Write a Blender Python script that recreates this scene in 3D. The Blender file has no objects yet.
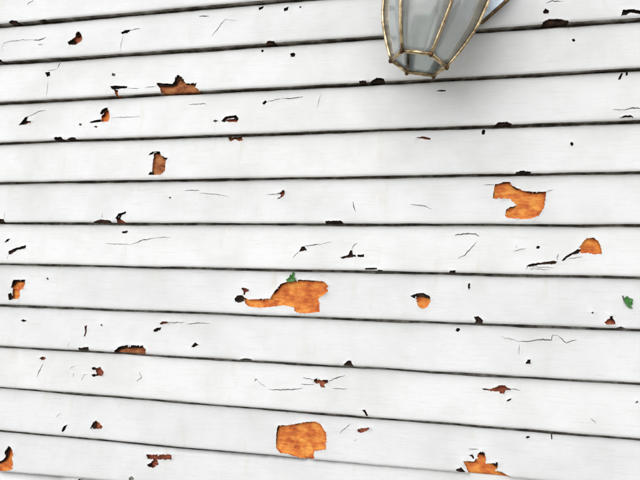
import bpy, bmesh, math, random
import numpy as np
from mathutils import Vector, Matrix, noise
from mathutils.geometry import delaunay_2d_cdt

random.seed(7)
rng = np.random.default_rng(7)
scene = bpy.context.scene
COL = scene.collection

# ------------------------------------------------------------------ camera
F_PX, PXW, PXH = 520.0, 640.0, 480.0
YAW, PITCH, ROLL = math.radians(11.775), math.radians(2.05), math.radians(0.922)
DIST, EYE = 1.0895, 1.55 - 0.0744          # metres from the wall, eye height
fw = Vector((-math.sin(YAW) * math.cos(PITCH), math.cos(YAW) * math.cos(PITCH), math.sin(PITCH)))
rt0 = Vector((math.cos(YAW), math.sin(YAW), 0))
up0 = rt0.cross(fw)
rt = rt0 * math.cos(ROLL) + up0 * math.sin(ROLL)
up = up0 * math.cos(ROLL) - rt0 * math.sin(ROLL)
CAM = Vector((0, -DIST, EYE))
cam_data = bpy.data.cameras.new('camera')
cam_data.sensor_width = 36.0
cam_data.lens = 36.0 * F_PX / PXW
cam_data.clip_start = 0.01
cam_data.clip_end = 500
cam = bpy.data.objects.new('camera', cam_data)
COL.objects.link(cam)
M = Matrix.Identity(4)
for i in range(3):
    M[i][0], M[i][1], M[i][2], M[i][3] = rt[i], up[i], -fw[i], CAM[i]
cam.matrix_world = M
scene.camera = cam

# ------------------------------------------------------------------ sky and sun (bright overcast)
SUN_EL, SUN_AZ = math.radians(44), math.radians(205)     # azimuth clockwise from +Y: in front of the wall, to the left
w = bpy.data.worlds.new('World')
scene.world = w
w.use_nodes = True
nt = w.node_tree
bg = nt.nodes['Background']
sky = nt.nodes.new('ShaderNodeTexSky')
sky.sky_type = 'NISHITA'
sky.sun_disc = False
sky.sun_elevation = SUN_EL
sky.sun_rotation = SUN_AZ
sky.dust_density = 0.5
sky.air_density = 1.0
hs = nt.nodes.new('ShaderNodeHueSaturation')      # cloud cover: most of the blue is gone
hs.inputs['Saturation'].default_value = 0.11
nt.links.new(sky.outputs['Color'], hs.inputs['Color'])
nt.links.new(hs.outputs['Color'], bg.inputs['Color'])
bg.inputs['Strength'].default_value = 0.15
sd = bpy.data.lights.new('sun', 'SUN')
sd.energy = 0.5
sd.angle = math.radians(60)
sd.color = (1.0, 0.985, 0.965)
so = bpy.data.objects.new('sun', sd)
COL.objects.link(so)
to_sun = Vector((math.sin(SUN_AZ) * math.cos(SUN_EL), math.cos(SUN_AZ) * math.cos(SUN_EL), math.sin(SUN_EL)))
so.rotation_euler = to_sun.to_track_quat('Z', 'Y').to_euler()
so.location = to_sun * 8
vs = scene.view_settings
vs.view_transform = 'Standard'
vs.look = 'None'
vs.gamma = 1.0
vs.use_curve_mapping = False
vs.exposure = 0.76


# ------------------------------------------------------------------ materials
def mat(name):
    m = bpy.data.materials.new(name)
    m.use_nodes = True
    n = m.node_tree.nodes
    l = m.node_tree.links
    return m, n, l, n['Principled BSDF']


def coords(n, l, scale, kind='Object', rot=(0, 0, 0)):
    if kind == 'World':
        g = n.new('ShaderNodeNewGeometry')
        out = g.outputs['Position']
    else:
        t = n.new('ShaderNodeTexCoord')
        out = t.outputs[kind]
    mp = n.new('ShaderNodeMapping')
    mp.inputs['Scale'].default_value = scale
    mp.inputs['Rotation'].default_value = rot
    l.new(out, mp.inputs['Vector'])
    return mp.outputs['Vector']


def ntex(n, l, vec, scale, detail=4, rough=0.6):
    t = n.new('ShaderNodeTexNoise')
    t.inputs['Scale'].default_value = scale
    t.inputs['Detail'].default_value = detail
    t.inputs['Roughness'].default_value = rough
    l.new(vec, t.inputs['Vector'])
    return t.outputs['Fac']


def ramp(n, l, fac, stops):
    r = n.new('ShaderNodeValToRGB')
    e = r.color_ramp.elements
    while len(e) < len(stops):
        e.new(0.5)
    for q, (p, c) in zip(e, stops):
        q.position = p
        q.color = (*c, 1) if len(c) == 3 else c
    l.new(fac, r.inputs['Fac'])
    return r.outputs['Color']


def mixc(n, l, a, b, fac, mode='MIX'):
    m = n.new('ShaderNodeMix')
    m.data_type = 'RGBA'
    m.blend_type = mode
    for s, v in ((m.inputs[6], a), (m.inputs[7], b)):
        if isinstance(v, tuple):
            s.default_value = (*v, 1)
        else:
            l.new(v, s)
    if isinstance(fac, (int, float)):
        m.inputs[0].default_value = fac
    else:
        l.new(fac, m.inputs[0])
    return m.outputs[2]


def bump(n, l, bs, h, strength, dist):
    b = n.new('ShaderNodeBump')
    b.inputs['Strength'].default_value = strength
    b.inputs['Distance'].default_value = dist
    l.new(h, b.inputs['Height'])
    l.new(b.outputs['Normal'], bs.inputs['Normal'])


def make_paint():
    m, n, l, bs = mat('old_white_paint')
    v1 = coords(n, l, (1, 1, 1), 'World')
    vg = coords(n, l, (1.6, 1, 26), 'World')
    blot = ntex(n, l, v1, 7, 5, 0.6)
    c = ramp(n, l, blot, [(0.30, (0.70, 0.70, 0.685)), (0.60, (0.80, 0.80, 0.792))])
    streak = ntex(n, l, vg, 9, 6, 0.65)
    sf = ramp(n, l, streak, [(0.52, (0, 0, 0)), (0.78, (0.45, 0.45, 0.45))])
    c = mixc(n, l, c, (0.60, 0.59, 0.56), sf)
    # small dirt specks
    vsp = coords(n, l, (1, 1, 1.5), 'World')
    sp = ntex(n, l, vsp, 170, 3, 0.7)
    spf = ramp(n, l, sp, [(0.69, (0, 0, 0)), (0.77, (0.75, 0.75, 0.75))])
    big = ntex(n, l, v1, 11, 3, 0.6)
    bf = ramp(n, l, big, [(0.47, (0, 0, 0)), (0.66, (1, 1, 1))])
    spm = mixc(n, l, (0.0, 0.0, 0.0), spf, bf)
    c = mixc(n, l, c, (0.20, 0.18, 0.15), spm)
    # faint yellow-brown wash stains
    wv = coords(n, l, (5, 1, 1.2), 'World')
    wash = ntex(n, l, wv, 5, 4, 0.6)
    wf = ramp(n, l, wash, [(0.60, (0, 0, 0)), (0.80, (0.55, 0.55, 0.55))])
    c = mixc(n, l, c, (0.66, 0.60, 0.50), wf)
    # every board weathers a little differently
    oi = n.new('ShaderNodeObjectInfo')
    tone = ramp(n, l, oi.outputs['Random'], [(0.0, (0.93, 0.935, 0.94)), (1.0, (1.0, 1.0, 1.0))])
    c = mixc(n, l, c, tone, 1.0, 'MULTIPLY')
    l.new(c, bs.inputs['Base Color'])
    bs.inputs['Roughness'].default_value = 0.5
    bs.inputs['Specular IOR Level'].default_value = 0.35
    fine = ntex(n, l, coords(n, l, (1, 1, 18), 'World'), 55, 5, 0.65)
    bump(n, l, bs, fine, 0.45, 0.0012)
    return m


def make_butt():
    m, n, l, bs = mat('mildew_and_lap_shade')  # mildew tone, kept dark to put the lap shadow into the joints' colour
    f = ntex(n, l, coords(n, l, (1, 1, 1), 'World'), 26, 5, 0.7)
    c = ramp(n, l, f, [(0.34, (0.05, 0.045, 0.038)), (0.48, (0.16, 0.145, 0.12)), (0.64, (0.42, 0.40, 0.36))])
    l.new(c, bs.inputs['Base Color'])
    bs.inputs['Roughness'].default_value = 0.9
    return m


def make_wood(name, dark, mid, light, grain=1.0, bs_rough=0.8):
    m, n, l, bs = mat(name)
    g = ntex(n, l, coords(n, l, (3.0, 1, 34), 'World'), 9, 6, 0.65)
    b = ntex(n, l, coords(n, l, (1, 1, 1.6), 'World'), 42, 4, 0.6)
    c1 = ramp(n, l, g, [(0.34, dark), (0.47, mid), (0.62, light)])
    c2 = ramp(n, l, b, [(0.36, dark), (0.48, mid), (0.62, light)])
    c = mixc(n, l, c1, c2, 0.72)
    fg = ntex(n, l, coords(n, l, (2.0, 1, 48), 'World'), 22, 4, 0.7)
    ff = ramp(n, l, fg, [(0.40, (0.62, 0.50, 0.42)), (0.56, (1.0, 1.0, 1.0))])
    c = mixc(n, l, c, ff, 0.42, 'MULTIPLY')
    k = ntex(n, l, coords(n, l, (1, 1, 2.2), 'World'), 75, 3, 0.6)
    kf = ramp(n, l, k, [(0.64, (0, 0, 0)), (0.73, (0.8, 0.8, 0.8))])
    c = mixc(n, l, c, tuple(x * 0.35 for x in dark), kf)
    l.new(c, bs.inputs['Base Color'])
    bs.inputs['Roughness'].default_value = bs_rough
    bs.inputs['Specular IOR Level'].default_value = 0.2
    bump(n, l, bs, g, 0.6 * grain, 0.003)
    return m


def make_metal(name, base, dark, rough, metallic=1.0):
    m, n, l, bs = mat(name)
    f = ntex(n, l, coords(n, l, (1, 1, 1)), 60, 5, 0.7)
    c = ramp(n, l, f, [(0.34, dark), (0.66, base)])
    l.new(c, bs.inputs['Base Color'])
    bs.inputs['Metallic'].default_value = metallic
    r = ramp(n, l, f, [(0.3, (rough + 0.25,) * 3), (0.7, (rough,) * 3)])
    l.new(r, bs.inputs['Roughness'])
    bump(n, l, bs, f, 0.15, 0.001)
    return m


def make_glass():
    m, n, l, bs = mat('hazy_lantern_glass')
    f = ntex(n, l, coords(n, l, (1, 1, 0.4)), 22, 4, 0.6)
    c = ramp(n, l, f, [(0.3, (0.89, 0.95, 0.935)), (0.7, (0.96, 0.99, 0.98))])
    l.new(c, bs.inputs['Base Color'])
    bs.inputs['Transmission Weight'].default_value = 0.82
    bs.inputs['IOR'].default_value = 1.45
    bs.inputs['Roughness'].default_value = 0.24
    bs.inputs['Coat Weight'].default_value = 0.8
    bs.inputs['Coat Roughness'].default_value = 0.04
    return m


def make_plain(name, a, b, scale, rough=0.8):
    m, n, l, bs = mat(name)
    f = ntex(n, l, coords(n, l, (1, 1, 1), 'World'), scale, 5, 0.65)
    l.new(ramp(n, l, f, [(0.32, a), (0.68, b)]), bs.inputs['Base Color'])
    bs.inputs['Roughness'].default_value = rough
    bump(n, l, bs, f, 0.3, 0.002)
    return m


PAINT = make_paint()
BUTT = make_butt()
WOODS = {
    'o': make_wood('bare_orange_wood', (0.42, 0.070, 0.024), (0.68, 0.185, 0.042), (0.90, 0.40, 0.085)),
    'r': make_wood('bare_red_brown_wood', (0.09, 0.020, 0.012), (0.30, 0.075, 0.040), (0.46, 0.16, 0.075)),
    'b': make_wood('bare_brown_wood', (0.13, 0.032, 0.012), (0.37, 0.120, 0.042), (0.52, 0.22, 0.085)),
    'k': make_wood('dark_wood_and_rim_shade', (0.007, 0.006, 0.006), (0.020, 0.014, 0.011), (0.11, 0.055, 0.035)),  # weathered dark wood; also colours the painted shade on patch tops
    'c': make_wood('grey_crack_wood', (0.08, 0.072, 0.068), (0.16, 0.15, 0.14), (0.28, 0.265, 0.25)),
}
CORE = make_plain('grey_old_boarding', (0.05, 0.045, 0.04), (0.11, 0.10, 0.09), 20)
BRASS = make_metal('tarnished_brass', (0.80, 0.65, 0.40), (0.13, 0.075, 0.035), 0.22)
DARKB = make_metal('dark_bronze', (0.20, 0.12, 0.06), (0.05, 0.03, 0.018), 0.4)
STEEL = make_metal('pale_brushed_metal', (0.62, 0.68, 0.74), (0.40, 0.45, 0.50), 0.3)
GLASS = make_glass()
CANDLE = make_plain('ivory_candle_sleeve', (0.42, 0.40, 0.34), (0.55, 0.53, 0.46), 30, 0.6)
GREEN = make_plain('green_leaf', (0.020, 0.085, 0.016), (0.070, 0.27, 0.050), 260, 0.55)
GREEN2 = make_plain('dark_leaf_stem', (0.02, 0.03, 0.012), (0.05, 0.06, 0.03), 200, 0.7)
GROUND = make_plain('gravelly_soil', (0.14, 0.125, 0.10), (0.30, 0.28, 0.24), 30, 0.95)


# ------------------------------------------------------------------ helpers
def mesh_obj(name, verts, faces, mats, parent=None, mi=None, smooth=None):
    me = bpy.data.meshes.new(name)
    me.from_pydata([tuple(v) for v in verts], [], [tuple(f) for f in faces])
    for mm in (mats if isinstance(mats, (list, tuple)) else [mats]):
        me.materials.append(mm)
    if mi is not None:
        me.polygons.foreach_set('material_index', mi)
    if smooth is not None:
        me.polygons.foreach_set('use_smooth', smooth)
    me.update()
    o = bpy.data.objects.new(name, me)
    COL.objects.link(o)
    if parent is not None:
        o.parent = parent
    return o


def empty(name, loc, label, cat, group=None):
    o = bpy.data.objects.new(name, None)
    o.empty_display_size = 0.05
    COL.objects.link(o)
    o.location = loc
    o['label'] = label
    o['category'] = cat
    if group:
        o['group'] = group
    return o


def ray(x, y):
    return fw * F_PX + rt * (x - PXW / 2) + up * (PXH / 2 - y)


def at(x, y, Y):
    """point of the place seen at photo pixel (x, y) on the plane Y"""
    d = ray(x, y)
    return CAM + d * ((Y - CAM.y) / d.y)


# ------------------------------------------------------------------ ground
mesh_obj('ground', [(-60, -60, 0), (60, -60, 0), (60, 60, 0), (-60, 60, 0)], [(0, 1, 2, 3)], GROUND)['kind'] = 'structure'

# ------------------------------------------------------------------ clapboard wall
EXPO = 0.100          # exposed height of a board
BACK = 0.0145         # a board's face leans back this much over its exposure
SLOT_Y = 0.0225        # how deep the open joint between two boards goes
X0, X1 = -1.75, 1.65
wall = empty('clapboard_wall', (0, 0, 0), 'weathered white clapboard wall with peeling paint and bare wood patches', 'wall')

# measured sight lines of the butt edges: photo y at x = 2, 320, 610
LINES = [(24, None, None), (62, 40, 20), (102, 86, 69), (142.5, 132, 121), (183, 177, 172.5), (223, 224, 225),
         (264, 271.2, 276.5), (305.5, 318, 329), (347, 364.5, 383), (388.5, 413, 438), (431.5, 461, 488.5), (473, 499.5, 524)]
XS = (2, 320, 610)
SHIFT = -0.9
boards = {}          # k -> (z at x=0, slope)
for i, row in enumerate(LINES):
    k = 5 - i
    pts = [at(x, y + SHIFT, 0.0) for x, y in zip(XS, row) if y is not None]
    if len(pts) == 1:
        boards[k] = (pts[0].z, 0.0)
    else:
        a = np.polyfit([p.x for p in pts], [p.z for p in pts], 1)
        boards[k] = (float(a[1]), float(a[0]))
KMIN, KMAX = min(boards), max(boards)
kk = KMIN - 1
while True:
    z = boards[kk + 1][0] - EXPO
    if z < 0.16:
        break
    boards[kk] = (z, 0.0)
    kk -= 1
kk = KMAX + 1
while boards[kk - 1][0] < 3.0:
    boards[kk] = (boards[kk - 1][0] + EXPO, 0.0)
    kk += 1
KS = sorted(boards)


def zb(k, u):
    a, s = boards[k]
    return a + s * max(-1.1, min(0.9, u))


def gap(k, u):
    g = 0.0040 + 0.00080 * max(0, -k) + 0.0022 * noise.noise(Vector((u * 5, k * 3.7, 8.1))) + 0.0010 * noise.noise(Vector((u * 31, k * 3.7, 4.4)))
    return max(0.0016, g)


def tall(k, u):
    nx = boards[k + 1][0] + boards[k + 1][1] * max(-1.1, min(0.9, u)) if (k + 1) in boards else boards[k][0] + EXPO
    return nx - zb(k, u) - gap(k, u)


VB = 0.080            # above this the face is stretched to meet the joint


def face_y(v):
    return BACK * v / EXPO


def to_board(px, py, k=None):
    """photo pixel -> (board, u, v) on that board's leaning face"""
    if k is None:
        p = at(px, py, BACK * 0.4)
        k = max((q for q in KS if zb(q, p.x) <= p.z), default=KS[0])
        p = at(px, py, face_y(max(0.0, p.z - zb(k, p.x))))
        k = max((q for q in KS if zb(q, p.x) <= p.z), default=KS[0])
    p = at(px, py, BACK * 0.4)
    for _ in range(4):
        v = p.z - zb(k, p.x)
        p = at(px, py, face_y(v))
    v = p.z - zb(k, p.x)
    if v > VB:
        v = VB + (v - VB) * (EXPO - VB) / (tall(k, p.x) - VB)
    return k, p.x, v


# ---- damage seen in the photo; outlines are in enlarged crops (origin x, y, magnification)
A = (225, 265, 5.333); B = (475, 170, 7.11); C = (260, 410, 8); D = (440, 440, 7.11); E_ = (145, 65, 9.14)
Fz = (520, 225, 6.4); G = (0, 430, 9.6); H = (590, 280, 9.6); I = (80, 80, 9.6); J = (140, 145, 13.72)
K = (0, 270, 12); L = (380, 270, 5.333); Mz = (80, 320, 6.4); N = (450, 370, 8)
S5 = 5.818
a0 = (0, 0, S5); a1 = (100, 0, S5); a2 = (200, 0, S5); a3 = (530, 0, S5)
b0 = (0, 80, S5); b2 = (200, 80, S5); b3 = (530, 80, S5); b4 = (360, 60, S5); b5 = (430, 100, S5)
c0 = (0, 190, S5); c1 = (90, 190, S5); c2 = (240, 180, S5); c3 = (330, 200, S5); c4 = (440, 220, S5)
d0 = (0, 300, S5); d1 = (140, 300, S5); d2 = (240, 340, S5); d3 = (500, 310, S5)
e0 = (60, 400, 4.923); e1 = (330, 390, S5); e2 = (500, 400, 4.571)


def box(x0, y0, x1, y1):
    cx, cy, rx, ry = (x0 + x1) / 2, (y0 + y1) / 2, (x1 - x0) / 2, (y1 - y0) / 2
    ph = (x0 * 0.37 + y0) % 6.28
    return [(cx + 1.1 * rx * math.cos(t + ph) * q, cy + 1.1 * ry * math.sin(t + ph) * q)
            for t, q in zip([i * 2 * math.pi / 9 for i in range(9)], [1, .8, 1.05, .9, 1.1, .75, 1, .9, 1.08])]


# (kind, crop, outline, label)   first match wins where outlines overlap
CH = [
    # dark chips, and black strips that paint the film's shadow along patch tops
    ('k', A, [(50, 180), (65, 162), (95, 160), (108, 175), (100, 195), (75, 202), (55, 195)], None),
    ('r', A, [(85, 125), (100, 120), (130, 130), (128, 140), (112, 145), (108, 160), (95, 158), (100, 142)], None),
    ('o', A, [(100, 170), (130, 184), (190, 180), (240, 180), (265, 140), (300, 100), (335, 88), (400, 78), (470, 82), (530, 88),
              (550, 108), (548, 145), (520, 165), (500, 180), (505, 200), (505, 250), (440, 258), (400, 258), (370, 245), (368, 225),
              (310, 215), (250, 222), (190, 228), (130, 222), (108, 205)], 'large bare orange wood patch with a long thin neck to the left'),
    ('o', B, [(140, 105), (180, 95), (200, 85), (245, 85), (255, 105), (290, 125), (340, 148), (400, 155), (505, 155), (500, 200),
              (490, 270), (470, 300), (455, 325), (400, 345), (330, 350), (270, 345), (225, 340), (213, 320), (220, 285), (240, 268),
              (285, 255), (290, 245), (265, 225), (250, 205), (190, 205), (125, 203), (130, 160)], 'hook shaped bare orange wood patch with a notch on its left'),
    ('o', C, [(145, 120), (240, 118), (300, 105), (360, 95), (400, 90), (460, 95), (490, 120), (510, 150), (530, 175), (535, 230),
              (525, 315), (480, 320), (435, 330), (430, 360), (440, 385), (390, 398), (330, 385), (270, 370), (220, 350), (165, 345),
              (150, 330), (130, 300), (130, 230), (135, 160)], 'squarish bare orange wood patch'),
    ('k', D, [(110, 215), (150, 192), (180, 225), (175, 235), (120, 225)], None),
    ('k', D, [(205, 108), (230, 100), (245, 130), (235, 135), (222, 115)], None),
    ('k', D, [(272, 95), (295, 75), (322, 98), (310, 118), (290, 110)], None),
    ('k', D, [(370, 165), (412, 153), (408, 198), (390, 190)], None),
    ('o', D, [(165, 145), (200, 150), (240, 150), (260, 125), (270, 95), (295, 75), (320, 100), (325, 130), (330, 165), (370, 165),
              (410, 155), (408, 200), (395, 215), (440, 230), (500, 260), (545, 290), (440, 290), (380, 285), (230, 275), (215, 245),
              (195, 215), (180, 180)], 'leaf shaped bare orange wood patch with pointed lobes'),
    ('k', E_, [(105, 162), (250, 176), (275, 150), (280, 110), (300, 90), (325, 98), (362, 135), (340, 148), (312, 130), (282, 182),
               (250, 196), (130, 196)], None),
    ('k', E_, [(415, 168), (474, 165), (466, 192), (440, 182)], None),
    ('b', E_, [(105, 170), (160, 175), (250, 178), (275, 150), (280, 115), (300, 95), (325, 100), (350, 130), (375, 170), (470, 168),
               (465, 205), (490, 225), (490, 262), (410, 275), (330, 285), (150, 272), (140, 220)], 'brown leaf shaped bare wood patch on the lower edge of its board'),
    ('k', Fz, [(375, 150), (390, 160), (375, 182), (340, 188), (300, 210), (280, 230), (265, 225), (300, 195), (340, 172)], None),
    ('k', Fz, [(40, 265), (60, 250), (150, 238), (220, 228), (240, 235), (225, 250), (140, 252), (60, 268)], None),
    ('k', Fz, box(104, 134, 128, 153), None),
    ('o', Fz, [(375, 145), (400, 110), (430, 85), (470, 80), (500, 105), (520, 150), (525, 185), (470, 187), (430, 180), (385, 182)],
     'fan shaped orange patch at the end of a black split'),
    ('k', G, [(-60, 300), (0, 300), (40, 280), (62, 248), (48, 215), (85, 148), (106, 165), (80, 215), (75, 260), (45, 300), (0, 322), (-60, 325)], None),
    ('o', G, [(-60, 320), (0, 310), (40, 285), (65, 250), (50, 220), (65, 190), (85, 150), (105, 160), (125, 190), (132, 230),
              (120, 270), (130, 300), (125, 375), (60, 395), (-60, 395)], 'tall stepped orange wood patch'),
    ('k', H, [(190, 345), (215, 345), (215, 365), (228, 380), (180, 380), (190, 365)], None),
    ('r', H, [(135, 405), (160, 380), (190, 365), (190, 345), (215, 345), (215, 365), (240, 400), (245, 425), (160, 432)], 'small dark maroon triangular chip'),
    ('k', H, [(255, 462), (290, 445), (320, 458), (345, 460), (345, 480), (255, 480)], None),
    ('k', I, [(290, 62), (330, 55), (455, 60), (455, 80), (390, 85), (340, 100), (305, 85)], None),
    ('o', I, [(330, 96), (368, 96), (362, 150), (375, 185), (335, 185), (345, 140)], None),
    ('k', I, [(190, 322), (208, 292), (245, 268), (270, 264), (258, 292), (235, 312), (215, 338)], None),
    ('k', I, [(93, 402), (150, 386), (205, 376), (212, 402), (150, 407), (100, 413)], None),
    ('o', I, [(240, 285), (265, 270), (285, 300), (290, 360), (270, 402), (212, 405), (205, 350), (230, 330)], 'small upright orange chip with a black tail'),
    ('r', I, [(130, 450), (150, 438), (170, 446), (162, 460)], None),
    ('k', J, [(115, 140), (140, 110), (190, 90), (280, 90), (292, 122), (240, 112), (170, 132)], None),
    ('k', J, [(112, 410), (145, 365), (178, 375), (182, 410)], None),
    ('k', J, [(305, 175), (382, 175), (375, 203), (350, 194)], None),
    ('b', J, [(190, 110), (285, 100), (300, 150), (380, 180), (355, 230), (350, 290), (345, 350), (320, 380), (280, 408), (130, 408),
              (170, 370), (170, 290), (185, 230), (195, 150)], 'upright tan brown bare wood patch with a black hook on top'),
    ('k', K, [(132, 207), (158, 138), (178, 116), (312, 116), (300, 145), (200, 142), (165, 182), (150, 217)], None),
    ('k', K, [(98, 290), (130, 273), (157, 300), (157, 357), (108, 364)], None),
    ('c', K, box(560, 90, 586, 120), None),
    ('o', K, [(150, 190), (170, 130), (220, 120), (310, 120), (300, 180), (285, 225), (245, 240), (240, 300), (240, 345), (160, 350),
              (150, 280), (155, 230)], 'boot shaped orange wood patch near a black nick'),
    ('k', L, [(162, 138), (195, 124), (230, 122), (264, 138), (269, 157), (245, 147), (210, 143), (180, 150)], None),
    ('o', L, [(190, 135), (230, 128), (262, 140), (270, 165), (255, 195), (228, 208), (205, 195), (193, 165)], 'small round orange chip with a shadow painted black along its upper rim'),
    ('k', L, [(500, 250), (525, 245), (548, 265), (548, 305), (500, 305), (510, 270)], None),
    ('k', L, box(404, 309, 426, 329), None),
    ('k', L, box(469, 69, 481, 104), None),
    ('k', L, [(370, 6), (398, 3), (402, 24), (370, 24)], None),
    ('k', Mz, [(216, 202), (250, 170), (300, 160), (407, 163), (402, 178), (300, 180), (255, 190), (235, 208)], None),
    ('b', Mz, [(220, 195), (250, 175), (290, 165), (400, 165), (425, 185), (420, 236), (250, 236), (215, 220)], 'low brown chip along the bottom edge of the board'),
    ('k', Mz, [(-10, 178), (55, 170), (62, 196), (20, 202), (-10, 196)], None),
    ('r', Mz, [(510, 22), (530, 8), (570, 10), (560, 22), (520, 30)], None),
    ('k', Mz, [(466, 68), (490, 50), (522, 46), (518, 63), (480, 77)], None),
    ('k', Mz, box(75, 301, 106, 319), None),
    ('k', Mz, box(75, 345, 106, 363), None),
    ('r', Mz, [(95, 310), (130, 300), (155, 330), (150, 358), (95, 358), (110, 340)], 'small pinkish red chip with two black points'),
    ('r', Mz, [(30, 40), (48, 32), (45, 70), (35, 105), (25, 105), (35, 70)], None),
    ('k', N, [(250, 148), (285, 145), (300, 160), (275, 160)], None),
    ('r', N, [(265, 150), (320, 152), (370, 135), (400, 122), (440, 120), (460, 140), (490, 152), (440, 165), (435, 190), (400, 190),
              (395, 170), (330, 172), (290, 160)], 'flat bird shaped red and orange chip'),
    ('k', N, [(450, 245), (470, 232), (495, 225), (480, 245), (460, 252)], None),
    ('k', a0, [(393, 245), (418, 230), (436, 236), (430, 260), (403, 262)], None),
    ('k', a0, [(443, 195), (455, 183), (468, 190), (460, 210), (446, 214)], None),
    ('r', a0, [(395, 245), (420, 232), (440, 215), (445, 190), (465, 185), (475, 205), (482, 225), (470, 245), (440, 262), (405, 260)],
     'small reddish brown chip shaped like a bent bean'),
    ('k', a0, [(263, 422), (290, 418), (294, 441), (272, 447)], None),
    ('k', a0, [(50, 125), (70, 116), (100, 120), (106, 142), (50, 142)], None),
    ('k', a0, [(215, 116), (260, 110), (263, 135), (215, 137)], None),
    ('k', a0, [(-8, 345), (8, 348), (12, 375), (-8, 375)], None),
    ('k', a1, [(120, 190), (145, 176), (182, 174), (160, 193), (130, 198)], None),
    ('c', a1, [(70, 425), (92, 430), (85, 445), (68, 440)], None),
    ('k', a2, [(340, 45), (375, 33), (365, 50), (345, 60)], None),
    ('k', a2, [(487, 50), (516, 38), (511, 61), (491, 68)], None),
    ('c', a2, box(578, 37, 590, 47), None),
    ('k', a2, box(356, 289, 371, 304), None),
    ('k', a2, box(524, 308, 556, 332), None),
    ('k', a2, [(395, 238), (430, 238), (442, 266), (355, 270)], None),
    ('k', a3, [(76, 65), (90, 48), (112, 65), (106, 80), (78, 80)], None),
    ('k', a3, [(72, 130), (110, 112), (170, 112), (227, 124), (227, 142), (75, 146)], None),
    ('k', a3, [(538, 58), (600, 55), (660, 66), (660, 84), (580, 74), (560, 88), (530, 92)], None),
    ('k', a3, box(243, 226, 264, 242), None),
    ('k', a3, [(530, 425), (541, 428), (527, 462), (508, 466)], None),
    ('k', a3, box(555, 419, 569, 441), None),
    ('k', b3, [(518, 222), (550, 206), (590, 207), (607, 226), (590, 218), (550, 218)], None),
    ('k', b3, box(232, 362, 253, 383), None),
    ('b', b0, [(148, 240), (185, 238), (180, 250), (150, 254)], None),
    ('k', b0, [(106, 264), (130, 238), (148, 216), (166, 212), (156, 236), (176, 245), (150, 259)], None),
    ('c', b0, box(460, 252, 476, 266), None),
    ('k', b0, [(315, 333), (355, 330), (372, 350), (418, 332), (440, 336), (438, 360), (315, 362)], None),
    ('k', b2, [(123, 240), (150, 213), (210, 206), (227, 225), (222, 234), (195, 222), (160, 230), (146, 246)], None),
    ('r', b2, [(150, 236), (195, 226), (222, 230), (218, 245), (165, 246)], None),
    ('c', b2, [(76, 240), (90, 232), (107, 236), (92, 248)], None),
    ('b', b2, [(165, 332), (246, 332), (249, 350), (230, 357), (205, 344), (180, 357), (165, 352)], 'dark brown stain-edged chip just under a board edge'),
    ('k', b2, [(363, 135), (380, 118), (390, 128), (372, 147)], None),
    ('k', b4, [(58, 126), (95, 103), (140, 106), (143, 128), (80, 134)], None),
    ('k', b4, [(-5, 120), (35, 120), (40, 138), (-5, 140)], None),
    ('k', b4, box(448, 175, 501, 184), None),
    ('r', b4, [(325, 452), (370, 446), (410, 455), (406, 467), (375, 462)], None),
    ('k', b5, [(368, 152), (400, 128), (450, 126), (478, 135), (472, 155), (400, 160)], None),
    ('k', b5, [(300, 185), (310, 168), (323, 180), (316, 202), (301, 202)], None),
    ('k', b5, [(498, 420), (530, 409), (587, 416), (585, 434), (500, 436)], None),
    ('k', c0, [(-8, 168), (25, 168), (32, 194), (-8, 196)], None),
    ('k', c0, [(27, 306), (40, 287), (62, 281), (46, 301)], None),
    ('k', c0, [(49, 356), (90, 338), (152, 320), (152, 339), (100, 350), (70, 372), (51, 377)], None),
    ('k', c1, [(22, 182), (60, 170), (120, 176), (132, 198), (15, 198)], None),
    ('k', c1, [(148, 165), (165, 138), (212, 124), (212, 135), (188, 147), (175, 165), (160, 172)], None),
    ('r', c1, [(152, 165), (186, 150), (182, 170), (207, 186), (205, 196), (158, 196)], None),
    ('k', c1, [(183, 242), (222, 236), (217, 251), (188, 252)], None),
    ('c', c1, box(460, 40, 474, 50), None),
    ('r', c2, [(215, 80), (235, 74), (250, 58), (264, 63), (256, 92), (235, 107), (216, 109), (240, 92), (235, 84)], 'small crimson chip curled like a hook'),
    ('k', c2, [(498, 238), (590, 235), (607, 262), (498, 262)], None),
    ('k', c2, [(342, 417), (360, 388), (376, 386), (390, 410)], None),
    ('k', c3, [(60, 334), (108, 318), (118, 293), (132, 293), (132, 316), (150, 320), (152, 330), (70, 342)], None),
    ('k', c3, [(160, 319), (198, 316), (200, 331), (162, 332)], None),
    ('k', c3, [(203, 397), (272, 395), (275, 406), (205, 407)], None),
    ('k', c3, [(280, 406), (306, 408), (302, 436), (280, 432)], None),
    ('k', c4, [(58, 295), (90, 293), (90, 318), (58, 318)], None),
    ('k', d0, box(124, 113, 156, 126), None),
    ('c', d0, box(586, 140, 598, 152), None),
    ('r', d0, [(233, 337), (250, 328), (270, 335), (260, 348), (240, 348)], None),
    ('k', d1, [(296, 272), (320, 246), (343, 260), (312, 278)], None),
    ('k', d1, [(578, 345), (605, 338), (650, 343), (650, 362), (572, 362)], None),
    ('k', d2, [(428, 230), (450, 220), (462, 228), (445, 242), (434, 240)], None),
    ('k', d2, [(480, 232), (512, 230), (514, 246), (490, 246)], None),
    ('r', d2, [(430, 230), (450, 222), (470, 232), (505, 230), (510, 248), (490, 258), (498, 275), (470, 275), (465, 255), (440, 250)],
     'small red brown chip with hairline cracks running out on both sides'),
    ('k', d2, [(590, 160), (612, 134), (625, 120), (645, 120), (652, 136), (665, 160)], None),
    ('k', d3, [(148, 312), (160, 288), (176, 286), (180, 314)], None),
    ('c', d3, box(530, 10, 544, 21), None),
    ('k', e0, [(148, 142), (165, 108), (176, 110), (174, 142)], None),
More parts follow.
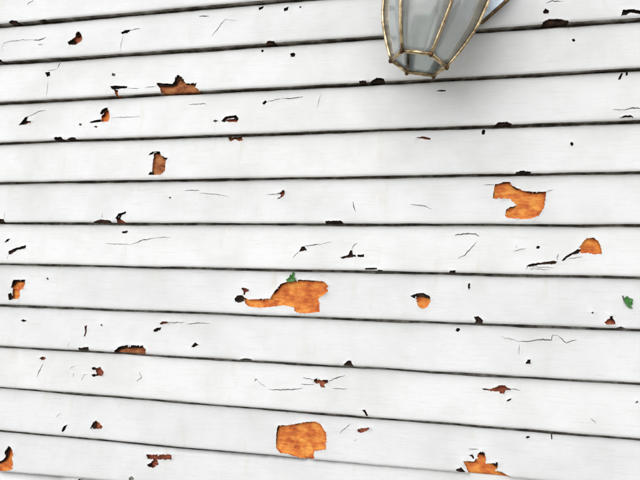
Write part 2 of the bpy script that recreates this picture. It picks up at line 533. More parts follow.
    ('r', e0, [(150, 140), (165, 110), (180, 100), (212, 130), (202, 142)], 'small dark red triangular chip beside a black nick'),
    ('k', e0, [(7, 151), (20, 127), (39, 120), (26, 146), (14, 160)], None),
    ('k', e0, [(428, 318), (446, 308), (452, 328), (438, 332)], None),
    ('r', e0, [(428, 266), (552, 268), (552, 291), (480, 293), (487, 315), (460, 335), (430, 326), (450, 305), (460, 292), (434, 291)],
     'pinkish red chip shaped like a wide letter T'),
    ('k', e0, [(90, 388), (130, 382), (175, 388), (175, 400), (90, 400)], None),
    ('c', e0, [(338, 384), (352, 374), (366, 384), (362, 398), (340, 398)], None),
    ('r', e1, [(158, 230), (180, 219), (242, 217), (215, 236), (180, 250), (160, 243)], 'small flat red chip'),
    ('k', e1, [(186, 114), (205, 112), (222, 150), (212, 152), (200, 128)], None),
    ('k', e2, box(117, 164, 136, 175), None),
    ('k', e2, box(233, 150, 240, 182), None),
    ('k', e2, [(617, 12), (626, 3), (632, 8), (624, 14)], None),
]
# hairline cracks in the paint: (crop, polyline, width in photo pixels)
CR = [
    (A, [(495, 60), (530, 58)], 0.35),
    (B, [(505, 153), (525, 148), (552, 140)], 0.7), (B, [(60, 108), (100, 103), (140, 104)], 0.6),
    (D, [(200, 68), (275, 68)], 0.7),
    (E_, [(0, 205), (60, 200), (110, 192)], 0.7), (E_, [(400, 362), (470, 360), (550, 352)], 0.7),
    (Fz, [(238, 225), (244, 185)], 0.7), (Fz, [(65, 268), (215, 272)], 0.5), (Fz, [(300, 215), (350, 212), (400, 200)], 0.6),
    (I, [(300, 360), (400, 360), (480, 356), (576, 352)], 0.6), (I, [(455, 78), (520, 82), (576, 82)], 0.6),
    (Mz, [(5, 392), (25, 352), (50, 348)], 0.5), (Mz, [(382, 330), (396, 370), (360, 392)], 0.8),
    (N, [(488, 152), (530, 155), (565, 162)], 0.7),
    (a0, [(5, 305), (20, 252), (60, 240), (140, 232), (200, 232)], 0.7), (a0, [(195, 233), (232, 232), (270, 217)], 1.4),
    (a0, [(220, 262), (250, 257)], 0.9), (a0, [(330, 404), (340, 385), (352, 362)], 1.1), (a0, [(275, 412), (332, 404)], 0.6),
    (a0, [(158, 32), (172, 15), (196, 2)], 1.1),
    (a1, [(178, 177), (205, 170), (236, 165)], 1.0), (a1, [(136, 208), (124, 250), (120, 295)], 0.6), (a1, [(575, 94), (636, 95)], 0.8),
    (a2, [(68, 212), (85, 190), (110, 160), (130, 132), (158, 108)], 0.9), (a2, [(0, 92), (50, 97)], 0.7), (a2, [(150, 115), (215, 118)], 0.4),
    (a3, [(95, 18), (120, 8), (192, 8)], 0.9), (a3, [(225, 140), (222, 175)], 0.5),
    (b3, [(480, 172), (550, 176)], 0.6), (b3, [(548, 176), (590, 163), (650, 166)], 1.1),
    (b0, [(160, 214), (190, 202), (222, 184), (268, 177)], 0.9), (b0, [(280, 8), (276, 50), (268, 98)], 0.6),
    (b2, [(386, 128), (430, 118), (480, 108)], 0.8), (b2, [(478, 106), (530, 108), (600, 98)], 1.1), (b2, [(0, 138), (35, 138)], 0.6),
    ((300, 80, S5), [(118, 85), (108, 130), (98, 165)], 0.5),
    (c1, [(90, 312), (160, 314), (240, 318)], 0.6), (c1, [(238, 318), (275, 305), (310, 290), (370, 280)], 1.0), (c1, [(368, 280), (470, 272)], 0.6),
    (c1, [(555, 3), (640, 3)], 0.9), ((200, 180, S5), [(0, 75), (60, 80), (170, 95)], 0.6),
    (c1, [(70, 170), (74, 135)], 0.5), (c0, [(30, 170), (28, 130)], 0.5), (c0, [(45, 378), (42, 405)], 0.5),
    (c2, [(162, 84), (218, 82)], 0.8), (c2, [(375, 384), (430, 378), (480, 372)], 0.9), (c2, [(478, 372), (535, 358)], 0.5), (c2, [(308, 452), (325, 432), (345, 414)], 0.7),
    (c3, [(132, 8), (138, 40), (150, 68)], 0.8), (c3, [(468, 25), (540, 33), (592, 52)], 0.8), (c3, [(124, 296), (135, 270), (158, 248)], 0.6),
    (c4, [(88, 90), (140, 79), (205, 80), (228, 96)], 1.5), (c4, [(215, 124), (180, 165), (150, 198), (104, 226)], 0.8), (c4, [(430, 186), (460, 172), (500, 165)], 0.6),
    (c4, [(444, 145), (444, 165)], 0.9), (c4, [(515, 283), (640, 288)], 0.5), (c4, [(512, 270), (498, 288)], 0.7),
    (d0, [(252, 368), (238, 395), (215, 450)], 1.0), (d0, [(405, 408), (415, 390), (438, 385)], 0.5), (d0, [(430, 425), (428, 450)], 0.8), (d0, [(395, 270), (405, 248)], 0.5),
    (d1, [(163, 132), (260, 130)], 0.8), (d1, [(272, 140), (340, 134), (405, 136)], 0.9),
    (d2, [(365, 218), (432, 231)], 0.8), (d2, [(505, 244), (550, 225), (612, 206)], 0.9), (d2, [(355, 258), (432, 260)], 0.8),
    (d2, [(165, 287), (260, 290), (366, 282)], 1.1), (d2, [(85, 240), (92, 228), (104, 232)], 1.2), (d2, [(104, 235), (150, 276)], 0.5), (d2, [(535, 280), (590, 284), (622, 280)], 0.7),
    (d3, [(5, 155), (60, 168), (110, 185)], 0.5), (d3, [(105, 185), (180, 182), (215, 174), (300, 176), (306, 145), (335, 148)], 1.1),
    (d3, [(335, 148), (352, 162), (385, 192), (410, 182), (445, 172)], 0.8), (d3, [(112, 200), (110, 262)], 0.5),
    (e1, [(58, 255), (72, 235), (118, 200)], 0.7), (e1, [(135, 292), (160, 290)], 0.5),
    (e2, [(415, 84), (440, 106)], 0.6), (e0, [(-20, 85), (5, 62)], 0.5),
]

DEPTH = {'o': 0.0055, 'r': 0.0050, 'b': 0.0050, 'k': 0.0065, 'c': 0.0022}


def densify(pts, step, jit):
    out = []
    n = len(pts)
    for i in range(n):
        a = np.array(pts[i]); b = np.array(pts[(i + 1) % n])
        L_ = np.linalg.norm(b - a)
        m = max(1, int(round(L_ / step)))
        nrm = np.array((-(b - a)[1], (b - a)[0])) / max(L_, 1e-9)
        for j in range(m):
            p = a + (b - a) * j / m
            if j:
                p = p + nrm * rng.normal(0, jit)
            else:
                p = p + rng.normal(0, jit * 0.5, 2)
            out.append(tuple(p))
    return out


def rim_shade(poly):
    """uneven black strips that paint the shade of the paint film along the upper and left margin of a patch"""
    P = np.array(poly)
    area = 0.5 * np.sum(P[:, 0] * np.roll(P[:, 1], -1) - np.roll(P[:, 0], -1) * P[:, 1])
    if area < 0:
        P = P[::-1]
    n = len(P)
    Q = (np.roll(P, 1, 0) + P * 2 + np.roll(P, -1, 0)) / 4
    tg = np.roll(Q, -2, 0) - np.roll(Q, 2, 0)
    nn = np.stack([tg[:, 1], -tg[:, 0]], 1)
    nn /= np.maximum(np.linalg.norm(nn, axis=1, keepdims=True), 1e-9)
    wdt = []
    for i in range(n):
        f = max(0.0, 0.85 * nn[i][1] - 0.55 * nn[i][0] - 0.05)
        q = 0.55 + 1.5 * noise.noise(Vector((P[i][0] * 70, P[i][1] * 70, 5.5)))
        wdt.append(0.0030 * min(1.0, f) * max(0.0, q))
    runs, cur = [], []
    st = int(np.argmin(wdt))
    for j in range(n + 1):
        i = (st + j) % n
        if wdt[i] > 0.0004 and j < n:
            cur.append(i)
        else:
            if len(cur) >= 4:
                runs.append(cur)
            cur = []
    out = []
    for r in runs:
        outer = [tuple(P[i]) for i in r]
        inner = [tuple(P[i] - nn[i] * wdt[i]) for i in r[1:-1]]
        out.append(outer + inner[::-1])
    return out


damage = {k: [] for k in KS}      # k -> list of (kind, name, label, outline in u,v)
for kind, (ox, oy, s), pts, lab in CH:
    px = [(ox + a / s, oy + b / s) for a, b in pts]
    top = min(px, key=lambda q: q[1])
    k, _, _ = to_board(top[0], top[1] + 0.4)
    uv = [to_board(x, y, k)[1:] for x, y in px]
    big = max(p[0] for p in uv) - min(p[0] for p in uv) > 0.014
    name = 'bare_wood_patch' if kind in 'orb' and big else 'paint_chip_or_rim_shade'
    poly = densify(uv, 0.0020 if big else 0.0022, 0.00042 if big else 0.00026)
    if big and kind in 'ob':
        for gr in rim_shade(poly):
            damage[k].append(('k', 'paint_chip_or_rim_shade', None, gr))  # margin shade, painted as a strip in the near-black wood
    damage[k].append((kind, name, lab, poly))
for (ox, oy, s), line, wd in CR:
    px = [(ox + a / s, oy + b / s) for a, b in line]
    k, _, _ = to_board(*px[len(px) // 2])
    uv = [np.array(to_board(x, y, k)[1:]) for x, y in px]
    fine = [uv[0]]
    for a, b in zip(uv, uv[1:]):
        m = max(1, int(np.linalg.norm(b - a) / 0.0035))
        for j in range(1, m + 1):
            fine.append(a + (b - a) * j / m + (rng.normal(0, 0.00055, 2) if j < m else 0))
    n = len(fine)
    wm = wd * 0.0021 * 0.5
    lft, rgt = [], []
    for i, p in enumerate(fine):
        d = fine[min(i + 1, n - 1)] - fine[max(i - 1, 0)]
        d = d / max(np.linalg.norm(d), 1e-9)
        nn = np.array((-d[1], d[0]))
        t = i / max(1, n - 1)
        ww = wm * (0.35 + 0.65 * math.sin(math.pi * min(1, max(0, t)))) * rng.uniform(0.75, 1.25)
        lft.append(tuple(p + nn * ww)); rgt.append(tuple(p - nn * ww))
    damage[k].append(('c', 'paint_crack', None, lft + rgt[::-1]))


def blob(cx, cy, rx, ry, n):
    return [(cx + rx * math.cos(t) * q, cy + ry * math.sin(t) * q) for t, q in
            ((2 * math.pi * i / n, rng.uniform(0.6, 1.15)) for i in range(n))]


# the wall goes on beyond the picture: the same kind of wear there
VIEW = (at(0, 240, 0).x - 0.03, at(640, 240, 0).x + 0.03)
for k in KS:
    inview = KMIN <= k <= KMAX
    for _ in range(9 if not inview else 7):
        u = rng.uniform(X0 + 0.05, X1 - 0.05)
        if inview and VIEW[0] < u < VIEW[1]:
            continue
        kind = ['o', 'r', 'b', 'k', 'k', 'k', 'k'][rng.integers(0, 7)]
        if kind == 'k':
            bl = blob(u, rng.choice([0.002, rng.uniform(0.02, 0.085)]), rng.uniform(0.003, 0.012), rng.uniform(0.002, 0.005), 9)
        else:
            r = rng.uniform(0.006, 0.028)
            bl = blob(u, rng.uniform(0.03, 0.07), r * 1.4, min(0.03, r), 12)
        damage[k].append((kind, 'paint_chip_or_rim_shade' if kind == 'k' else 'bare_wood_patch', None, densify(bl, 0.004, 0.0003)))


def inpoly(P, poly):
    x, y = P[:, 0], P[:, 1]
    inside = np.zeros(len(P), bool)
    n = len(poly)
    for i in range(n):
        x1, y1 = poly[i]; x2, y2 = poly[(i + 1) % n]
        if y1 == y2:
            continue
        c = ((y1 > y) != (y2 > y)) & (x < (x2 - x1) * (y - y1) / (y2 - y1) + x1)
        inside ^= c
    return inside


def n1(u, k, f):
    return noise.noise(Vector((u * f, k * 7.31, 1.7)))


def flakes(k, board, P, pos_uv):
    """little tongues of paint film still holding on round a bare patch, curling away from the wood"""
    area = 0.5 * np.sum(P[:, 0] * np.roll(P[:, 1], -1) - np.roll(P[:, 0], -1) * P[:, 1])
    if area < 0:
        P = P[::-1]
    n = len(P)
    per = np.linalg.norm(np.roll(P, -1, 0) - P, axis=1).sum()
    for _ in range(max(1, int(per / 0.022))):
        i = int(rng.integers(0, n))
        t = P[(i + 2) % n] - P[(i - 2) % n]
        t = t / max(np.linalg.norm(t), 1e-9)
        inn = np.array((-t[1], t[0]))
        if P[i][1] < 0.006 or P[i][1] > 0.09:
            continue
        w_, R_, ang = rng.uniform(0.0016, 0.0042), rng.uniform(0.0018, 0.0040), rng.uniform(0.7, 1.5)
        skew = rng.uniform(-0.5, 0.5)
        v_, f_ = [], []
        for layer in (0.0, 0.0005):
            for q in range(5):
                th = ang * q / 4
                off = R_ * math.sin(th) - 0.0012
                lf = 0.0012 + R_ * 0.8 * (1 - math.cos(th))
                ww = w_ * (1 - 0.75 * (q / 4) ** 1.5)
                c = P[i] + inn * off + t * skew * off
                for sg in (-1, 1):
                    e = c + t * sg * ww * 0.5
                    v_.append(pos_uv(e[0], e[1], lf - layer))
        for q in range(4):
            a = q * 2
            f_.append((a, a + 1, a + 3, a + 2))
            f_.append((10 + a + 1, 10 + a, 10 + a + 2, 10 + a + 3))
            f_.append((a, a + 2, a + 12, a + 10)); f_.append((a + 3, a + 1, a + 11, a + 13))
        f_.append((8, 9, 19, 18))
        mesh_obj('paint_flake', v_, f_, PAINT, board)


def build_board(k):
    inview = KMIN <= k <= KMAX
    dm = damage[k]
    vt = EXPO
    verts, edges = [], []
    us = np.arange(X0, X1 + 1e-6, 0.010 if inview else 0.05)
    rows = [0.0015, 0.003, 0.006, 0.014, 0.03, 0.048, 0.066, 0.084, 0.094, 0.0985] if inview else [0.0015, 0.003, 0.006, 0.04, 0.08]
    # bottom and top edge, exactly straight so that the CDT hull is the board
    bi = []
    for u in us:
        bi.append(len(verts)); verts.append((u, 0.0))
    ti = []
    for u in us:
        ti.append(len(verts)); verts.append((u, vt))
    if ti and abs(verts[ti[-1]][0] - us[-1]) > 1e-6:
        ti.append(len(verts)); verts.append((us[-1], vt))
    edges += [(a, b) for a, b in zip(bi, bi[1:])] + [(a, b) for a, b in zip(ti, ti[1:])]
    edges += [(bi[0], ti[0]), (bi[-1], ti[-1])]
    for r in rows:
        for j, u in enumerate(us):
            jitter = 0 if j in (0, len(us) - 1) or r < 0.01 else rng.uniform(-0.0025, 0.0025)
            verts.append((u + jitter, r + (jitter * 0.8 if r > 0.01 else 0)))
    rim_pts = []
    for kind, name, lab, poly in dm:
        s = len(verts)
        verts += [(p[0], min(p[1], vt - 0.002)) for p in poly]
        n = len(poly)
        edges += [(s + i, s + (i + 1) % n) for i in range(n)]
        # rings of points outside the outline, to let the paint curl
        if kind in 'orbk' and name != 'paint_crack' and inview:
            P = np.array(poly)
            c = P.mean(0)
            nx = np.roll(P, -1, 0) - np.roll(P, 1, 0)
            nn = np.stack([nx[:, 1], -nx[:, 0]], 1)
            nn /= np.maximum(np.linalg.norm(nn, axis=1, keepdims=True), 1e-9)
            area = 0.5 * np.sum(P[:, 0] * np.roll(P[:, 1], -1) - np.roll(P[:, 0], -1) * P[:, 1])
            if area < 0:
                nn = -nn
            for off in (0.002, 0.005, 0.009):
                for q in (P + nn * off)[::(1 if off < 0.004 else 2)]:
                    if 0.004 < q[1] < vt - 0.004 and X0 + 0.01 < q[0] < X1 - 0.01:
                        verts.append(tuple(q))
        rim_pts.append(np.array(poly))
    res = delaunay_2d_cdt([Vector(v) for v in verts], edges, [], 0, 1e-5)
    V = np.array([tuple(v) for v in res[0]])
    T = np.array([tuple(f) for f in res[2]])
    Cn = V[T].mean(1)
    keep = (Cn[:, 1] > 0) & (Cn[:, 1] < vt) & (Cn[:, 0] > X0 - 1e-6) & (Cn[:, 0] < X1 + 1e-6)
    T, Cn = T[keep], Cn[keep]
    owner = np.full(len(T), -1)
    for i, (kind, name, lab, poly) in enumerate(dm):
        P = np.array(poly)
        cand = np.where((owner < 0) & (Cn[:, 0] > P[:, 0].min()) & (Cn[:, 0] < P[:, 0].max()) &
                        (Cn[:, 1] > P[:, 1].min()) & (Cn[:, 1] < P[:, 1].max()))[0]
        if len(cand):
            owner[cand[inpoly(Cn[cand], poly)]] = i
    # paint lift near the edges of the holes
    lift = np.zeros(len(V))
    for (kind, name, lab, poly), P in zip(dm, rim_pts):
        amp = {'paint_crack': 0.0008}.get(name, 0.0030 if name == 'bare_wood_patch' else 0.0016)
        rad = 0.014 if name == 'bare_wood_patch' else 0.007
        lo, hi = P.min(0) - rad, P.max(0) + rad
        idx = np.where((V[:, 0] > lo[0]) & (V[:, 0] < hi[0]) & (V[:, 1] > lo[1]) & (V[:, 1] < hi[1]))[0]
        for i in idx:
            d2 = np.sqrt(((P - V[i]) ** 2).sum(1).min())
            if d2 < rad:
                q = 0.55 + 0.9 * noise.noise(Vector((V[i][0] * 90, V[i][1] * 90, k)))
                above = 1.15 if V[i][1] > P[:, 1].mean() else 0.6
                lift[i] = max(lift[i], amp * max(0.0, q) * above * (1 - d2 / rad) ** 2)

    def pos(i, depth=0.0, useLift=True):
        u, v = V[i]
        y = face_y(v) + depth
        if useLift:
            y -= lift[i]
        y += 0.0009 * n1(u, k, 2.3) + 0.00035 * n1(u + v * 1.7, k + 50, 21)
        if v < 0.006:
            y += 0.0030 * (1 - v / 0.006) ** 2.5
        elif v > 0.0985:
            y += 0.0014 * ((v - 0.0985) / 0.0015) ** 2
        wob = (0.0011 * n1(u, k, 9.0) + 0.0005 * n1(u, k + 90, 46)) * max(0.0, 1 - v / 0.02)
        if v > VB:
            v = VB + (v - VB) * (tall(k, u) - VB) / (EXPO - VB)
        return (u, y, zb(k, u) + v + wob)

    def pos_uv(u, v, out):
        return (u, face_y(v) - out + 0.0009 * n1(u, k, 2.3), zb(k, u) + v)

    # ---- painted sheet, its thin rim, the butt underneath, the wooden back
    vs_, fs, mi, sm = [], [], [], []
    vmap = {}

    def gv(i):
        if i not in vmap:
            vmap[i] = len(vs_); vs_.append(pos(i))
        return vmap[i]
    paintT = T[owner < 0]
    cnt = {}
    for a, b, c in paintT:
        fs.append((gv(a), gv(b), gv(c))); mi.append(0); sm.append(True)
        for e in ((a, b), (b, c), (c, a)):
            cnt[e] = 1
    for (a, b) in list(cnt):
        if (b, a) in cnt:
            continue
        bottom = V[a][1] < 1e-5 and V[b][1] < 1e-5
        top_ = V[a][1] > vt - 1e-5 and V[b][1] > vt - 1e-5
        side = (abs(V[a][0] - V[b][0]) < 1e-6) and (V[a][0] < X0 + 1e-4 or V[a][0] > X1 - 1e-4)
        s = len(vs_)
        pa, pb = pos(a), pos(b)
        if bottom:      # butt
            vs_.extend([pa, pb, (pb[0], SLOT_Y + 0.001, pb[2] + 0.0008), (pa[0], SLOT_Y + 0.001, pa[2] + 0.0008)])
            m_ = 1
        elif top_ or side:
            vs_.extend([pa, pb, (pb[0], SLOT_Y + 0.001, pb[2]), (pa[0], SLOT_Y + 0.001, pa[2])])
            m_ = 1 if top_ else 0
        else:           # broken edge of the paint film
            vs_.extend([pa, pb, (pb[0], pb[1] + 0.0011, pb[2]), (pa[0], pa[1] + 0.0011, pa[2])])
            m_ = 0
        fs.append((s + 1, s, s + 3, s + 2)); mi.append(m_); sm.append(False)
    s = len(vs_)
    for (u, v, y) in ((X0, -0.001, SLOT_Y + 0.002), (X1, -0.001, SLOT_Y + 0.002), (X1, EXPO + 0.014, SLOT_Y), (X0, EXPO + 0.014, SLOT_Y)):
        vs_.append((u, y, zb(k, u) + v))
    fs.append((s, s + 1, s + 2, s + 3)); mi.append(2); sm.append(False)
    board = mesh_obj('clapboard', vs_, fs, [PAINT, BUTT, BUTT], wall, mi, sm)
    # ---- exposed wood, or painted rim shade, in every hole
    for i, (kind, name, lab, poly) in enumerate(dm):
        tt = T[owner == i]
        if not len(tt):
            continue
        d = DEPTH[kind]
        pv, pf = [], []
        pm = {}

        def pg(j):
            if j not in pm:
                pm[j] = len(pv)
                wob = 0.0004 * noise.noise(Vector((V[j][0] * 160, V[j][1] * 300, 3.3)))
                pv.append(pos(j, d + wob, False))
            return pm[j]
        ce = {}
        for a, b, c in tt:
            pf.append((pg(a), pg(b), pg(c)))
            for e in ((a, b), (b, c), (c, a)):
                ce[e] = 1
        for (a, b) in list(ce):
            if (b, a) in ce:
                continue
            s = len(pv)
            if V[a][1] < 1e-5 and V[b][1] < 1e-5:
                q0, q1 = pos(a, d, False), pos(b, d, False)
                yb = SLOT_Y
                pv.extend([q0, q1, (q1[0], yb, q1[2]), (q0[0], yb, q0[2])])
            else:
                pv.extend([pos(a, d, False), pos(b, d, False), pos(b, 0.0009, False), pos(a, 0.0009, False)])
            pf.append((s + 1, s, s + 3, s + 2))
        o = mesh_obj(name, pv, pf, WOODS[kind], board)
        if lab:
            o['label'] = lab
        if inview and name == 'bare_wood_patch' and len(poly) > 14:
            flakes(k, board, np.array(poly), pos_uv)
    return board


for k in KS:
    build_board(k)

# boarding behind the clapboards, corner boards and base board close the wall
ztop = zb(KS[-1], 0) + EXPO


def box_mesh(name, lo, hi, m, parent, bevel=0.0):
    bm = bmesh.new()
    bmesh.ops.create_cube(bm, size=1.0)
    for v in bm.verts:
        v.co = Vector([lo[i] + (v.co[i] + 0.5) * (hi[i] - lo[i]) for i in range(3)])
    if bevel:
        bmesh.ops.bevel(bm, geom=bm.edges[:], offset=bevel, segments=2, affect='EDGES')
    me = bpy.data.meshes.new(name)
    bm.to_mesh(me); bm.free()
    me.materials.append(m)
    o = bpy.data.objects.new(name, me)
    COL.objects.link(o)
    o.parent = parent
    return o


box_mesh('wall_core', (X0 + 0.01, 0.034, 0.0), (X1 - 0.01, 0.16, ztop + 0.02), CORE, wall)
box_mesh('corner_board', (X0 - 0.10, -0.012, 0.02), (X0 - 0.002, 0.16, ztop + 0.03), PAINT, wall, 0.003)
box_mesh('corner_board', (X1 + 0.002, -0.012, 0.02), (X1 + 0.10, 0.16, ztop + 0.03), PAINT, wall, 0.003)
box_mesh('base_board', (X0 - 0.001, -0.004, 0.01), (X1 + 0.001, 0.033, boards[KS[0]][0] - 0.004), PAINT, wall, 0.003)


# ------------------------------------------------------------------ wall lantern
def tube(path, rad, sides=10, flat=1.0):
    """closed tube mesh along a polyline; rad may be a list"""
    P = [Vector(p) for p in path]
    n = len(P)
    rr = rad if isinstance(rad, (list, tuple)) else [rad] * n
    vs_, fs = [], []
    t0 = (P[1] - P[0]).normalized()
    ref = Vector((0, 0, 1)) if abs(t0.z) < 0.8 else Vector((1, 0, 0))
    nrm = t0.cross(ref).normalized()
    for i in range(n):
        t = (P[min(i + 1, n - 1)] - P[max(i - 1, 0)]).normalized()
        nrm = (nrm - t * nrm.dot(t)).normalized()
        bn = t.cross(nrm)
        for j in range(sides):
            a = 2 * math.pi * j / sides
            vs_.append(P[i] + (nrm * math.cos(a) + bn * math.sin(a) * flat) * rr[i])
    for i in range(n - 1):
        for j in range(sides):
            j2 = (j + 1) % sides
            fs.append((i * sides + j, i * sides + j2, (i + 1) * sides + j2, (i + 1) * sides + j))
    fs.append(tuple(range(sides))[::-1])
    fs.append(tuple((n - 1) * sides + j for j in range(sides)))
    return vs_, fs


def join(parts):
    V_, F_ = [], []
    for v, f in parts:
        s = len(V_)
        V_ += list(v)
        F_ += [tuple(s + q for q in ff) for ff in f]
    return V_, F_


LC = at(418.5, 63.5, -0.135)                 # centre of the lantern's open bottom ring
TILT = Matrix.Rotation(math.radians(12.5), 3, 'Y') @ Matrix.Rotation(math.radians(-4.0), 3, 'X')
HEXA = [math.radians(a) for a in (-124.5, -64.5, -4.5, 55.5, 115.5, 175.5)]
PROF = [(0.0, 0.0500), (0.012, 0.0570), (0.03, 0.0660), (0.05, 0.0750), (0.07, 0.0830), (0.09, 0.0885), (0.115, 0.0930), (0.14, 0.0975), (0.17, 0.1020),
        (0.20, 0.1065), (0.225, 0.1075)]
ROOT = Vector((LC.x + 0.03, 0.0, LC.z - 0.0))
lantern = empty('wall_lantern', ROOT, 'brass hexagonal wall lantern with hazy curved glass panes, leaning to one side', 'lantern')


def lw(p):
    """lantern space -> local space of the lantern's Empty"""
    return LC + TILT @ Vector(p) - ROOT


def lpart(name, geo, m, parent=lantern, smooth=True):
    v, f = geo
    o = mesh_obj(name, v, f, m, parent, None, [smooth] * len(f))
    return o


def corner(i, h, r):
    a = HEXA[i % 6]
    return lw((r * math.cos(a), r * math.sin(a), h))


for i in range(6):
    # glass pane between two ribs, bent like the ribs, 2.4 mm thick
    v, f = [], []
    for layer in (0.0, 0.0024):
        for h, r in PROF:
            for t in (0.04, 0.35, 0.65, 0.96):
                a, b = HEXA[i], HEXA[(i + 1) % 6]
                pa = Vector((math.cos(a), math.sin(a))) * (r - layer)
                pb = Vector((math.cos(b), math.sin(b))) * (r - layer)
                q = pa.lerp(pb, t)
                v.append(lw((q.x, q.y, h)))
    nr, nc = len(PROF), 4
    off = nr * nc
    for r_ in range(nr - 1):
        for c_ in range(nc - 1):
            q = r_ * nc + c_
            f.append((q, q + 1, q + nc + 1, q + nc))
            f.append((off + q + 1, off + q, off + q + nc, off + q + nc + 1))
    edge = [c_ for c_ in range(nc)] + [r_ * nc + nc - 1 for r_ in range(1, nr)] + \
           [(nr - 1) * nc + c_ for c_ in range(nc - 2, -1, -1)] + [r_ * nc for r_ in range(nr - 2, 0, -1)]
    for a, b in zip(edge, edge[1:] + edge[:1]):
        f.append((b, a, a + off, b + off))
    lpart('pane', (v, f), GLASS)
for i in range(6):
    lpart('rib', tube([corner(i, h, r + 0.0006) for h, r in PROF], 0.0031, 8), BRASS)
rg = []
for i in range(6):
    rg.append(tube([corner(i, 0.0, 0.0505), corner(i + 1, 0.0, 0.0505)], 0.0036, 8))
lpart('bottom_ring', join(rg), BRASS)
for i in range(6):
    # small cast node where rib and ring meet
    v, f = [], []
    c = Vector((0.052 * math.cos(HEXA[i]), 0.052 * math.sin(HEXA[i]), -0.001))
    for a in range(5):
        th = math.pi * a / 4
        for b in range(8):
            ph = 2 * math.pi * b / 8
            v.append(lw(c + Vector((math.sin(th) * math.cos(ph), math.sin(th) * math.sin(ph), math.cos(th) * 1.25)) * 0.0044))
    for a in range(4):
        for b in range(8):
            f.append((a * 8 + b, (a + 1) * 8 + b, (a + 1) * 8 + (b + 1) % 8, a * 8 + (b + 1) % 8))
    lpart('ring_node', (v, f), DARKB)
hT, rT = PROF[-1]
lpart('top_ring', join([tube([corner(i, hT, rT + 0.001), corner(i + 1, hT, rT + 0.001)], 0.006, 8) for i in range(6)]), BRASS)
# roof: bent hexagonal pyramid, chimney and finial
RP = [(hT + 0.004, 0.122), (hT + 0.012, 0.116), (hT + 0.035, 0.085), (hT + 0.060, 0.058), (hT + 0.085, 0.042), (hT + 0.10, 0.036), (hT + 0.115, 0.045), (hT + 0.125, 0.02)]
v, f = [], []
for h, r in RP:
    for i in range(6):
        v.append(corner(i, h, r))
for a in range(len(RP) - 1):
    for i in range(6):
        j = (i + 1) % 6
        f.append((a * 6 + i, a * 6 + j, (a + 1) * 6 + j, (a + 1) * 6 + i))
f.append(tuple((len(RP) - 1) * 6 + i for i in range(6)))
roof = lpart('roof', (v, f), BRASS, smooth=False)
lpart('finial', tube([lw((0, 0, hT + h)) for h in (0.12, 0.135, 0.15, 0.165, 0.18)], [0.006, 0.013, 0.015, 0.008, 0.002], 12), BRASS, roof)
# lamp holder with candle sleeves hanging from the roof
lpart('lamp_stem', tube([lw((0, 0, hT + 0.03)), lw((0, 0, hT - 0.10))], 0.005, 10), DARKB)
for dx in (-0.022, 0.022):
    s = lpart('candle_sleeve', tube([lw((dx, 0.0, hT - 0.115)), lw((dx, 0.0, hT - 0.045))], 0.010, 14), CANDLE)
    lpart('bulb', tube([lw((dx, 0.0, hT - 0.115 + h)) for h in (0.070, 0.078, 0.09, 0.105, 0.12)], [0.007, 0.012, 0.0135, 0.009, 0.002], 12), GLASS, s)
lpart('sleeve_holder', tube([lw((-0.03, 0, hT - 0.115)), lw((0.03, 0, hT - 0.115))], 0.006, 10), DARKB)

# back plate on the wall with a pointed lower end, and the arm that carries the lantern
PL = [(455, 34), (482, 25.0), (507, 3.0), (515, -12), (514, -75), (500, -100), (455, -112), (412, -100), (398, -75), (400, -12), (408, 3), (430, 25)]
outl = [at(x, y, -0.002) for x, y in PL]
cen = sum(outl, Vector()) / len(outl)


def plate(scale, y0, y1):
    pts = [cen + (p - cen) * scale for p in outl]
    n = len(pts)
    v = [Vector((p.x, y0, p.z)) - ROOT for p in pts] + [Vector((p.x, y1, p.z)) - ROOT for p in pts]
    f = [tuple(range(n)), tuple(range(2 * n - 1, n - 1, -1))]
    f += [((i + 1) % n, i, n + i, n + (i + 1) % n) for i in range(n)]
    return v, f


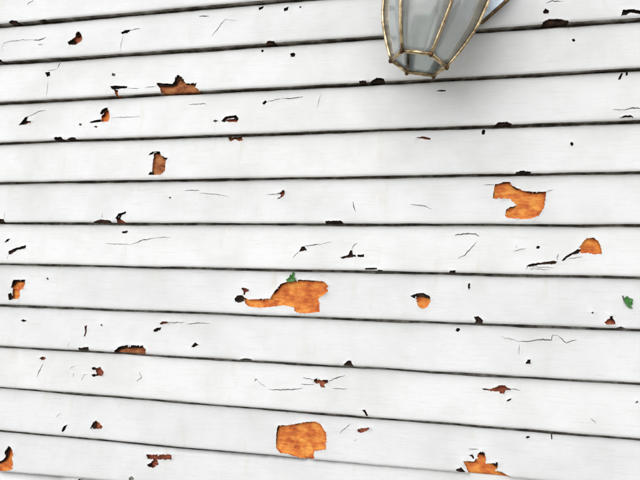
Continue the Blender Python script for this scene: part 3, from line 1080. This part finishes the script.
bp = lpart('back_plate', plate(0.965, -0.016, 0.012), STEEL, smooth=False)
path = [p - ROOT + Vector((0, -0.013, 0)) for p in outl]
lpart('plate_rim', tube(path + path[:1], 0.0035, 8), DARKB, bp)
top = lw((0, 0, hT + 0.06))
pb = Vector((cen.x, -0.012, cen.z + 0.02)) - ROOT
arm = [pb, pb + Vector((0, -0.03, 0.015)), Vector((top.x * 0.5 + pb.x * 0.5, pb.y - 0.05, top.z + 0.03)), top + Vector((0, 0.02, 0.02)), top]
lpart('arm', tube(arm, [0.009, 0.008, 0.0075, 0.0075, 0.008], 12), BRASS)


# ------------------------------------------------------------------ two small green leaves caught on the wall
def leaf(outline, origin, stem, label, off):
    px = [(origin[0] + a / origin[2], origin[1] + b / origin[2]) for a, b in outline]
    k, u0, v0 = to_board(*px[0])
    P = []
    for x, y in px:
        _, u, v = to_board(x, y, k)
        P.append(Vector((u, face_y(v), zb(k, u) + v)))
    c = sum(P, Vector()) / len(P)
    root = empty('leaf', (c.x, c.y - 0.001, c.z), label, 'leaf', 'green leaves caught on the wall')
    n = len(P)
    vs_ = []
    for yo in (-0.0022, -0.0014):
        for q, p in enumerate(P):
            vs_.append(p - root.location + Vector((0, yo - off - 0.0016 * (q % 3), 0)))
        vs_.append(c - root.location + Vector((0, yo - off + 0.0005, 0)))
    fs = []
    for i in range(n):
        j = (i + 1) % n
        fs.append((n, i, j))
        fs.append((2 * n + 1, n + 1 + j, n + 1 + i))
        fs.append((j, i, n + 1 + i, n + 1 + j))
    mesh_obj('blade', vs_, fs, GREEN, root)
    sp = []
    for a, b in stem:
        _, u, v = to_board(origin[0] + a / origin[2], origin[1] + b / origin[2], k)
        sp.append(Vector((u, face_y(v) - 0.0015 - off, zb(k, u) + v)) - root.location)
    v, f = tube(sp, [0.0011, 0.0009, 0.0007], 6)
    mesh_obj('stem', v, f, GREEN2, root)
    return root


leaf([(333, 90), (327, 77), (344, 69), (349, 55), (358, 58), (364, 42), (373, 52), (369, 65), (381, 71), (373, 85), (350, 90)],
     A, [(346, 100), (352, 84), (362, 60)], 'tiny green leaf sprig on top of the large orange wood patch', 0.0)
leaf([(318, 200), (330, 165), (350, 150), (368, 168), (410, 184), (398, 208), (406, 234), (384, 246), (402, 274), (376, 270), (348, 244), (336, 226)],
     H, [(312, 150), (326, 205), (385, 270)], 'small ragged green leaf above a dark maroon triangular chip', 0.0)
